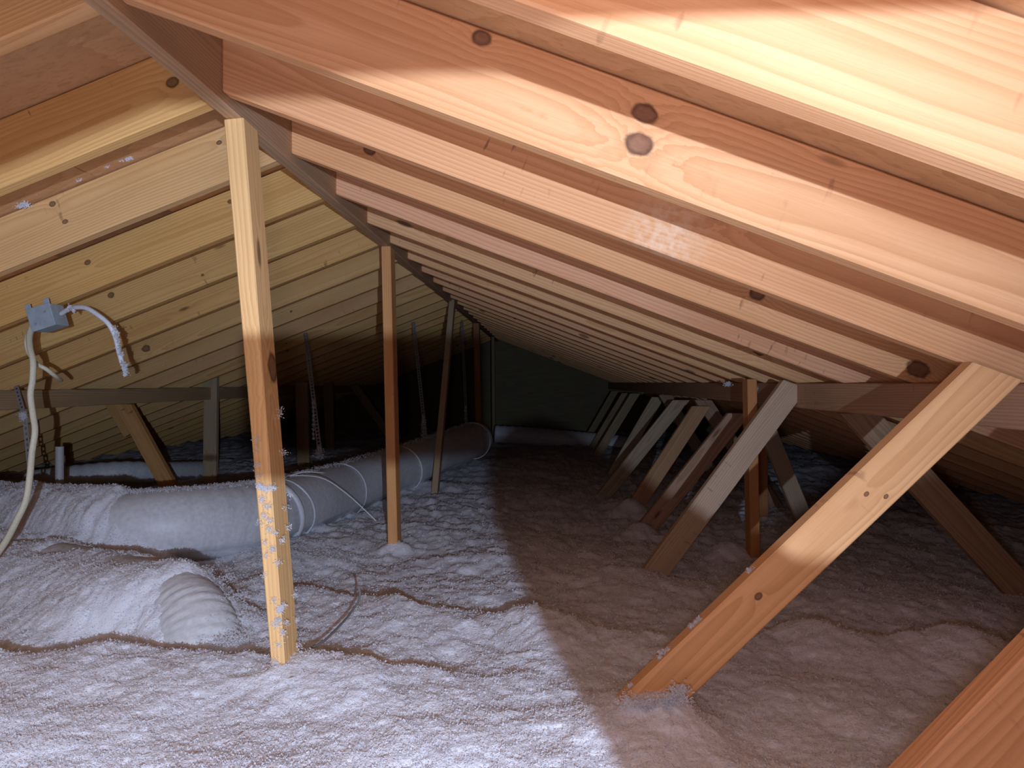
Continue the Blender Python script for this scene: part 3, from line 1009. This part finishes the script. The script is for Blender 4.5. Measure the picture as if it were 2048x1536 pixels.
def height(X, Y, detail=True):
    base = CAM_Z + np.interp(Y, [0.6, 1.2, 1.6, 2.0, 2.6, 3.5, 12], [-.66, -.650, -.665, -.685, -.720, -.735, -.745])
    base = base + 0.05 * vnoise(X * 1.7, Y * 1.7, 3) * np.clip((Y - 1.0) / 1.5, .3, 1)
    base = base + 0.030 * vnoise(X * 4.6, Y * 4.6, 4)
    wob = 0.05 * vnoise(X * 5, Y * 0 + 2.2, 21) + 0.03 * vnoise(X * 16, Y * 0 + 5.2, 22)
    for c, A, (xa, xb) in ((c1, 0.040, (-1.9, 0.06)), (c2, 0.042, (-1.1, 1.8))):
        xs = [p.x for p in c]; ys = [p.y for p in c]
        Yc = interp(xs, ys, X) + wob
        d = Y - Yc
        amp = A * (0.75 + 0.9 * (vnoise(X * 7, X * 0 + 9.1, 31)))
        amp = amp * np.clip((X - xa) / 0.15, 0, 1) * np.clip((xb - X) / 0.35, 0, 1)
        amp = amp * (1 + 0.9 * np.clip((X - 0.15) / 0.3, 0, 1))
        prof = np.where(d < 0, np.exp(-(d / 0.20) ** 2), np.exp(-(d / 0.026) ** 2))
        dip = -0.15 * np.where(d > 0, np.exp(-((d - 0.07) / 0.07) ** 2), 0)
        base = base + amp * (prof + dip)
    # fibre heaped over the buried stretches of the ducts
    D, H, I = seg_dist(X, Y, main_path)
    cover = np.interp(I, [0, 40, 60, 68, 74], [0.045, 0.035, 0.02, -0.07, -0.25])
    wd = np.interp(I, [0, 60, 74], [0.26, 0.24, 0.15])
    lift = np.maximum(H + DUCT_R + cover - base, 0) * np.where(cover > -0.2, 1, 0)
    base = base + lift * np.exp(-(D / wd) ** 4 * 0.9 - (D / wd) ** 2 * 0.35)
    D, H, I = seg_dist(X, Y, el_path)
    cover = np.interp(I, [0, 40, 60, 78, 96, 104, 120, 150], [0.010, 0.005, 0.0, 0.010, 0.012, -0.010, -0.022, -0.02])
    Yp = np.interp(I, np.arange(len(el_path)), [p.y for p in el_path])
    front = np.clip((Yp - Y) / 0.1, 0, 1)
    wd = np.interp(I, [0, 90, 104, 150], [0.20, 0.18, 0.15, 0.12]) + front * np.interp(I, [0, 80, 100, 110], [0.16, 0.12, 0.02, 0.0])
    lift = np.maximum(H + R2 + cover - base, 0)
    lift = lift * np.exp(-(D / wd) ** 4 * 0.6 - (D / wd) ** 2 * 0.7)
    for (px, py, y, dp, rr) in ((145, 1122, 2.28, 0.07, 0.055), (285, 1165, 2.10, 0.05, 0.06), (40, 1105, 2.45, 0.05, 0.06)):
        p = at(px, py, y)
        lift = lift - dp * np.exp(-(((X - p.x) / 1.5) ** 2 + (Y - p.y) ** 2) / (rr * rr)) * (0.6 + 1.2 * np.abs(vnoise(X * 20, Y * 20, 46)) * 2)
    base = base + lift
    # little heaps at feet of timbers
    for (px, py, y, hh, rr) in ((792, 1120, 3.05, 0.055, 0.07), (1262, 1010, 4.0, 0.10, 0.10), (1460, 1115, 2.95, 0.06, 0.10), (1275, 1080, 3.4, 0.05, 0.09), (1345, 1392, 1.36, 0.030, 0.07), (1255, 1420, 1.36, 0.038, 0.13),
                               (1270, 1180, 2.55, 0.03, 0.15), (590, 1340, 1.53, 0.02, 0.08), (870, 975, 4.95, 0.05, 0.2)):
        p = at(px, py, y)
        base = base + hh * np.exp(-((X - p.x) ** 2 + (Y - p.y) ** 2) / (rr * rr))
    if detail:
        far = np.clip((Y - 1.2) / 2.5, 0, 1)
        base = base + (0.008 + 0.018 * far) * vnoise(X * 14 + Y * 3, Y * 14, 5)
        base = base + (0.0055 + 0.014 * far) * vnoise(X * 33, Y * 33, 6)
        base = base + (0.004 + 0.004 * far) * vnoise(X * 80, Y * 80, 7)
        base = base + 0.003 * vnoise(X * 180, Y * 180, 8)
    return base


def smax(a, b, k):
    h = np.clip(0.5 + 0.5 * (a - b) / k, 0, 1)
    return b * (1 - h) + a * h + k * h * (1 - h)


rows = [0.85]
while rows[-1] < Y_END - 0.02:
    rows.append(rows[-1] + 0.0036 * rows[-1] ** 1.35)
rows = np.array([Y_BACK + 0.02, -1.5, -0.8, -0.2, 0.2, 0.5, 0.7] + rows[:-1] + [Y_END - 0.01])
cols = np.concatenate([np.arange(-4.56, -3.3, 0.016), np.arange(-3.3, 2.97, 0.0066)])
GX, GY = np.meshgrid(cols, rows)
jx = 0.006 * vnoise(GX * 55, GY * 55, 61) + 0.004 * vnoise(GX * 120, GY * 120, 62)
jy = 0.006 * vnoise(GX * 55, GY * 55, 63) + 0.004 * vnoise(GX * 120, GY * 120, 64)
GZ = height(GX, GY)
GX = GX + jx * 1.6; GY = np.where((GY > 0.9) & (GY < 9.8), GY + jy * 1.6, GY)
# keep the fibre below the roof boards at the eaves
lim = np.minimum(under_right(GX), under_left(GX)) + 0.10
GZ = np.minimum(GZ, np.maximum(lim, 0.0))
ny, nx = GX.shape
me = bpy.data.meshes.new('loose_insulation')
me.vertices.add(ny * nx)
me.vertices.foreach_set('co', np.stack([GX, GY, GZ], -1).astype(np.float32).ravel())
idx = np.arange(ny * nx).reshape(ny, nx)
q = np.stack([idx[:-1, :-1], idx[:-1, 1:], idx[1:, 1:], idx[1:, :-1]], -1).reshape(-1, 4)
me.loops.add(q.size)
me.loops.foreach_set('vertex_index', q.astype(np.int32).ravel())
me.polygons.add(len(q))
me.polygons.foreach_set('loop_start', (np.arange(len(q)) * 4).astype(np.int32))
me.polygons.foreach_set('loop_total', np.full(len(q), 4, np.int32))
me.update(calc_edges=True)
me.polygons.foreach_set('use_smooth', np.ones(len(q), bool))
ins = put('loose_insulation', me, M_FLUFF)
tag(ins, 'white blown fibre insulation covering the whole attic floor', 'insulation', kind='stuff')

# loose flakes lying on top, near the camera where they can be told from the mass
N = 240000
yy = 1.0 / (1 / 1.0 - RNG.uniform(0, 1, N) * (1 / 1.0 - 1 / 5.0))
xx = RNG.uniform(-0.95, 0.85, N) * yy * 0.95
ne = 60000
yy = np.concatenate([yy, RNG.uniform(1.6, 3.1, ne)]); xx = np.concatenate([xx, RNG.uniform(-2.5, -0.75, ne)])
ok = (xx > -2.6) & (xx < 1.9)
xx = xx[ok]; yy = yy[ok]
zz = height(xx, yy) + RNG.uniform(-0.004, 0.005, xx.size)
n = xx.size
P = np.stack([xx, yy, zz], -1)
d1 = RNG.normal(0, 1, (n, 3)); d1 /= np.linalg.norm(d1, axis=1)[:, None]
d2 = RNG.normal(0, 1, (n, 3)); d2 -= d1 * (d1 * d2).sum(1)[:, None]; d2 /= np.linalg.norm(d2, axis=1)[:, None]
d3 = np.cross(d1, d2)
L = (RNG.uniform(0.002, 0.0065, n) * np.clip(yy / 1.4, 1, 1.8))[:, None]
W = L * RNG.uniform(0.3, 0.8, n)[:, None]
V = np.stack([P - d1 * L / 2, P + d2 * W / 2 + d3 * W * .3, P + d1 * L / 2, P - d2 * W / 2 + d3 * W * .3], 1).reshape(-1, 3)
b4 = np.arange(n) * 4
T = np.concatenate([np.stack([b4, b4 + 1, b4 + 2], -1), np.stack([b4, b4 + 2, b4 + 3], -1)])
me = bpy.data.meshes.new('fibre_flakes')
me.vertices.add(len(V)); me.vertices.foreach_set('co', V.astype(np.float32).ravel())
me.loops.add(T.size); me.loops.foreach_set('vertex_index', T.astype(np.int32).ravel())
me.polygons.add(len(T))
me.polygons.foreach_set('loop_start', (np.arange(len(T)) * 3).astype(np.int32))
me.polygons.foreach_set('loop_total', np.full(len(T), 3, np.int32))
me.update(calc_edges=True)
o = put('fibre_flakes', me, M_FLAKE)
tag(o, 'loose white fibre flakes scattered over the insulation in front', 'insulation', kind='stuff')

# ------------------------------------------------------------------ fluff clinging to things
sp = []
for px, py, k in ((520, 972, 1.6), (530, 978, 1.5), (545, 975, 1.2), (524, 1000, .7), (535, 1012, .7), (540, 1040, .5), (528, 1030, .6), (538, 1060, .6), (551, 1065, .4), (545, 1098, .7), (565, 1080, .6),
                  (557, 1125, .4), (572, 1015, .3), (577, 1055, .35), (580, 990, .25), (530, 1085, .35), (532, 1110, .3), (560, 1220, 1.0), (566, 1212, .8), (556, 1240, .8), (552, 1250, .6),
                  (565, 1265, .6), (548, 1200, .3), (572, 1245, .4), (558, 1290, .35), (590, 1190, .25), (595, 1240, .3), (598, 1290, .3), (575, 1330, .8), (592, 1335, .9), (550, 1325, .8),
                  (512, 880, .3), (514, 900, .3), (515, 930, .4), (517, 950, .4), (562, 820, .2), (560, 830, .25), (567, 905, .3), (520, 1045, .3), (527, 1150, .2)):
    sp.append((at(px, py, 1.525 if px < 575 else 1.55), (0.009, 0.004, 0.008), k))
tufts('fluff', sp, 130, 0.0042, 1.2, 'white fluff stuck to the lower half of the nearest post')
sp = []
for px, py, k in ((1348, 1395, 3), (1360, 1380, 2.5), (1335, 1400, 2.5), (1300, 1405, 2.0), (1275, 1408, 1.5), (1318, 1410, 2.0), (1255, 1400, 1.2), (1290, 1420, 1.5), (1370, 1400, 1.2)):
    sp.append((at(px, py, 1.315), (0.020, 0.012, 0.014), k))
for px, py, k in ((1394, 1245, 1.2), (1385, 1252, 1.0), (1400, 1240, .8), (1325, 1305, 1.0), (1322, 1315, .7), (1338, 1300, .5), (1500, 1140, .6), (1263, 1372, .8), (1255, 1385, .7)):
    sp.append((at(px, py, 1.375), (0.008, 0.006, 0.006), k))
tufts('fluff', sp, 130, 0.006, 1.0, 'white fluff heaped on the foot of the wide orange strut')
sp = [(at(792, 1095 + 8 * k, 3.03), (0.022, 0.012, 0.016), 1.5) for k in range(6)]
tufts('fluff', sp, 70, 0.011, 1.0, 'white fluff collar round the foot of the slim second post')
sp = []
for px, py, k in ((228, 655, .7), (233, 664, .7), (232, 672, .6), (236, 680, .8), (238, 690, .6), (240, 700, .7), (242, 708, .9), (247, 728, 1.4), (250, 737, 2.2), (252, 746, 1.8), (140, 614, .6), (146, 622, .6), (134, 622, .4)):
    sp.append((at(px, py, 2.20), (0.009, 0.009, 0.010), k))
tufts('fluff', sp, 34, 0.010, 1.0, 'white fluff wrapped round the short cable below the junction box')
sp = []
for px, py, y, k in ((45, 410, 1.88, 1.4), (52, 408, 1.88, 1.2), (40, 414, 1.88, .8), (70, 385, 1.88, .2)):
    sp.append((at(px, py, y), (0.016, 0.004, 0.008), k))
tufts('fluff', sp, 60, 0.007, 1.0, 'white fluff clump stuck to the broad yellow rafter near the left edge')
sp = []
for px, py, y, k in ((255, 318, 1.88, 1.2), (262, 316, 1.88, .8), (242, 320, 1.88, .5), (213, 332, 1.88, .6), (216, 328, 1.88, .4), (158, 360, 1.88, .4), (160, 349, 1.88, .15), (355, 256, 1.88, .3), (358, 268, 1.88, .15)):
    sp.append((at(px, py, y), (0.009, 0.004, 0.006), k))
tufts('fluff', sp, 40, 0.007, 1.0, 'white fluff specks along the upper edge of the broad yellow rafter')
sp = [(at(118, 497, 2.30), (0.012, 0.006, 0.008), .8), (at(230, 458, 2.30), (0.008, 0.006, 0.006), .5)]
tufts('fluff', sp, 40, 0.008, 1.0, 'white fluff caught by the black slot in the roof')
sp = [(at(1285, 612, 2.66), (0.010, 0.006, 0.012), 1.0), (at(1278, 606, 2.66), (0.010, 0.006, 0.008), .6)]
tufts('fluff', sp, 40, 0.008, 1.0, 'white fluff speck on a rafter above the right struts')
sp = [(at(1455, 768, 3.3), (0.020, 0.012, 0.014), 1.4), (at(1512, 778, 3.0), (0.010, 0.010, 0.014), .6)]
tufts('fluff', sp, 50, 0.011, 1.0, 'white fluff on the right purlin beside the upright stud')
sp = [(at(627, 805 + 9 * k, 4.15 - .015 * k), (0.010, 0.010, 0.014), .8) for k in range(9)] + [(at(638, 895 + 6 * k, 3.98), (0.02 + .01 * k, 0.016, 0.016), 1.5) for k in range(4)]
tufts('fluff', sp, 36, 0.011, 1.0, 'white fluff along the lower end of the strap right of the first post')
sp = [(at(847, 835 + 7 * k, 5.28), (0.014 + .003 * k, 0.014, 0.020), 1.2) for k in range(7)] + [(at(931, 815 + 8 * k, 6.1), (0.012, 0.012, 0.02), .7) for k in range(5)]
tufts('fluff', sp, 40, 0.014, 1.0, 'white fluff along the lower ends of the two far straps')
sp = [(at(46, 828 + 3 * k, 2.93), (0.016, 0.012, 0.012), 1.2) for k in range(4)]
tufts('fluff', sp, 60, 0.010, 1.0, 'white fluff on the joint of the strap at the left edge')
# fluff round the bare end of the elbow duct
sp = []
for px, py, y, k in ((318, 1175, 2.0, 1.2), (312, 1205, 1.95, 1.4), (322, 1240, 1.88, 1.4), (345, 1268, 1.82, 1.3), (395, 1282, 1.78, 1.5), (440, 1286, 1.76, 1.6), (478, 1272, 1.78, 1.4), (492, 1238, 1.84, 1.3),
                     (478, 1195, 1.92, 1.2), (450, 1160, 2.0, 1.2), (410, 1142, 2.05, 1.2), (365, 1145, 2.06, 1.2), (420, 1235, 1.83, .25), (390, 1215, 1.86, .25), (440, 1200, 1.89, .3), (365, 1190, 1.94, .3)):
    p = at(px, py, y)
    sp.append((p + Vector((0, 0, 0.004)), (0.045, 0.035, 0.016), k))
tufts('fluff', sp, 150, 0.006, 1.0, 'white fluff creeping over the edge of the bare ribbed duct elbow')
# fluff settled along the top of the main duct
sp = []
for i in range(58, len(main_path) - 2, 1):
    p = main_path[i]
    k = 1.6 if i < 100 else 0.7
    sp.append((p + Vector((-0.02, 0, DUCT_R + 0.003)), (0.09 if i < 92 else 0.05, 0.05, 0.006), k))
tufts('fluff', sp, 40, 0.011, 1.0, 'white fluff settled on top of the large flexible duct')

# ================================================================== PHOTOGRAPHER (behind the lens): phone, arm, headlamp
ph = empty('smartphone', (0.068, -0.010, Z(-.075)))
tag(ph, 'black smartphone held up sideways behind the lens', 'phone')
child(from_bm('body', box_bm(-0.014, 0.150, -0.013, -0.005, Z(-.0755), Z(.0035), bevel=0.003), M_PHONE), ph)
fh = empty('flashlight', LAMP + Vector((0, -0.07, -0.02)))
tag(fh, 'short black flashlight held behind the phone', 'flashlight')
child(from_bm('body', tube_bm([LAMP + Vector((0, -0.14, 0)), LAMP + Vector((0, -0.05, 0))], 0.014, 16), M_PHONE), fh)
child(from_bm('head', tube_bm([LAMP + Vector((0, -0.05, 0)), LAMP + Vector((0, -0.035, 0)), LAMP + Vector((0, -0.010, 0))], lambda i, q, a_: (0.015, 0.021, 0.022)[i], 20), M_PHONE), fh)


def figure(name, joints, edges, mat, parent=None, levels=1):
    """one continuous surface grown round a skeleton of (x, y, z, radius) joints"""
    me = bpy.data.meshes.new(name)
    me.from_pydata([j[:3] for j in joints], edges, [])
    o = put(name, me, mat, parent)
    md = o.modifiers.new('skin', 'SKIN')
    md.use_smooth_shade = True
    sk = me.skin_vertices[0] if me.skin_vertices else None
    if sk is None:
        bm = bmesh.new(); bm.from_mesh(me)
        bm.verts.layers.skin.verify(); bm.to_mesh(me); bm.free()
        sk = me.skin_vertices[0]
    for v, j in zip(sk.data, joints):
        v.radius = (j[3], j[3])
    sk.data[0].use_root = True
    o.modifiers.new('subdivision', 'SUBSURF').levels = levels
    o.modifiers['subdivision'].render_levels = levels
    return o


J = [(.62, -.78, Z(-.52), .15), (.57, -.58, Z(-.38), .14), (.52, -.36, Z(-.24), .14), (.53, -.34, Z(-.06), .055), (.53, -.33, Z(0), .07), (.53, -.31, Z(.09), .085),
     (.44, -.56, Z(-.20), .075), (.38, -.66, Z(-.36), .055), (.26, -.62, Z(-.14), .04), (.215, -.60, Z(-.045), .03),
     (.375, -.21, Z(-.125), .130), (.262, -.085, Z(-.195), .085), (.200, -.030, Z(-.12), .058), (.165, -.016, Z(-.050), .034),
     (.50, -.75, Z(-.56), .10), (.36, -.36, Z(-.60), .07), (.45, -.82, Z(-.66), .05), (.78, -.72, Z(-.56), .10), (.80, -.34, Z(-.57), .075), (.82, -.80, Z(-.66), .05)]
E = [(0, 1), (1, 2), (2, 3), (3, 4), (4, 5), (2, 6), (6, 7), (7, 8), (8, 9), (2, 10), (10, 11), (11, 12), (12, 13), (0, 14), (14, 15), (15, 16), (0, 17), (17, 18), (18, 19)]
who = figure('person', J, E, M_CLOTH)
tag(who, 'photographer kneeling behind the lens in dark clothes, holding the phone', 'person')

tie = board('beam_shield', (-0.058, -0.05, Z(.1195) + .07), (0.38, -0.05, Z(.1215) + .07), (0, 0, 1), 0.14, 0.038, M_WOOD)  # unseen board, added to cut the flashlight beam off at the top
tag(tie, 'short horizontal board added above the lens to cut off the beam', 'light shield')
# sloped board added to shade the near left rafter; its lower edge runs along z = 0.136 + 0.38 x
light_shield = board('light_shield', (-1.10, -0.05, Z(.136 - .38 * 1.10) + .075), (-0.062, -0.05, Z(.136 - .38 * .062) + .075), (0, 0, 1), 0.14, 0.038, M_WOOD)
tag(light_shield, 'sloping board added beside the lens to block light, parallel to the left rafters', 'light_shield')
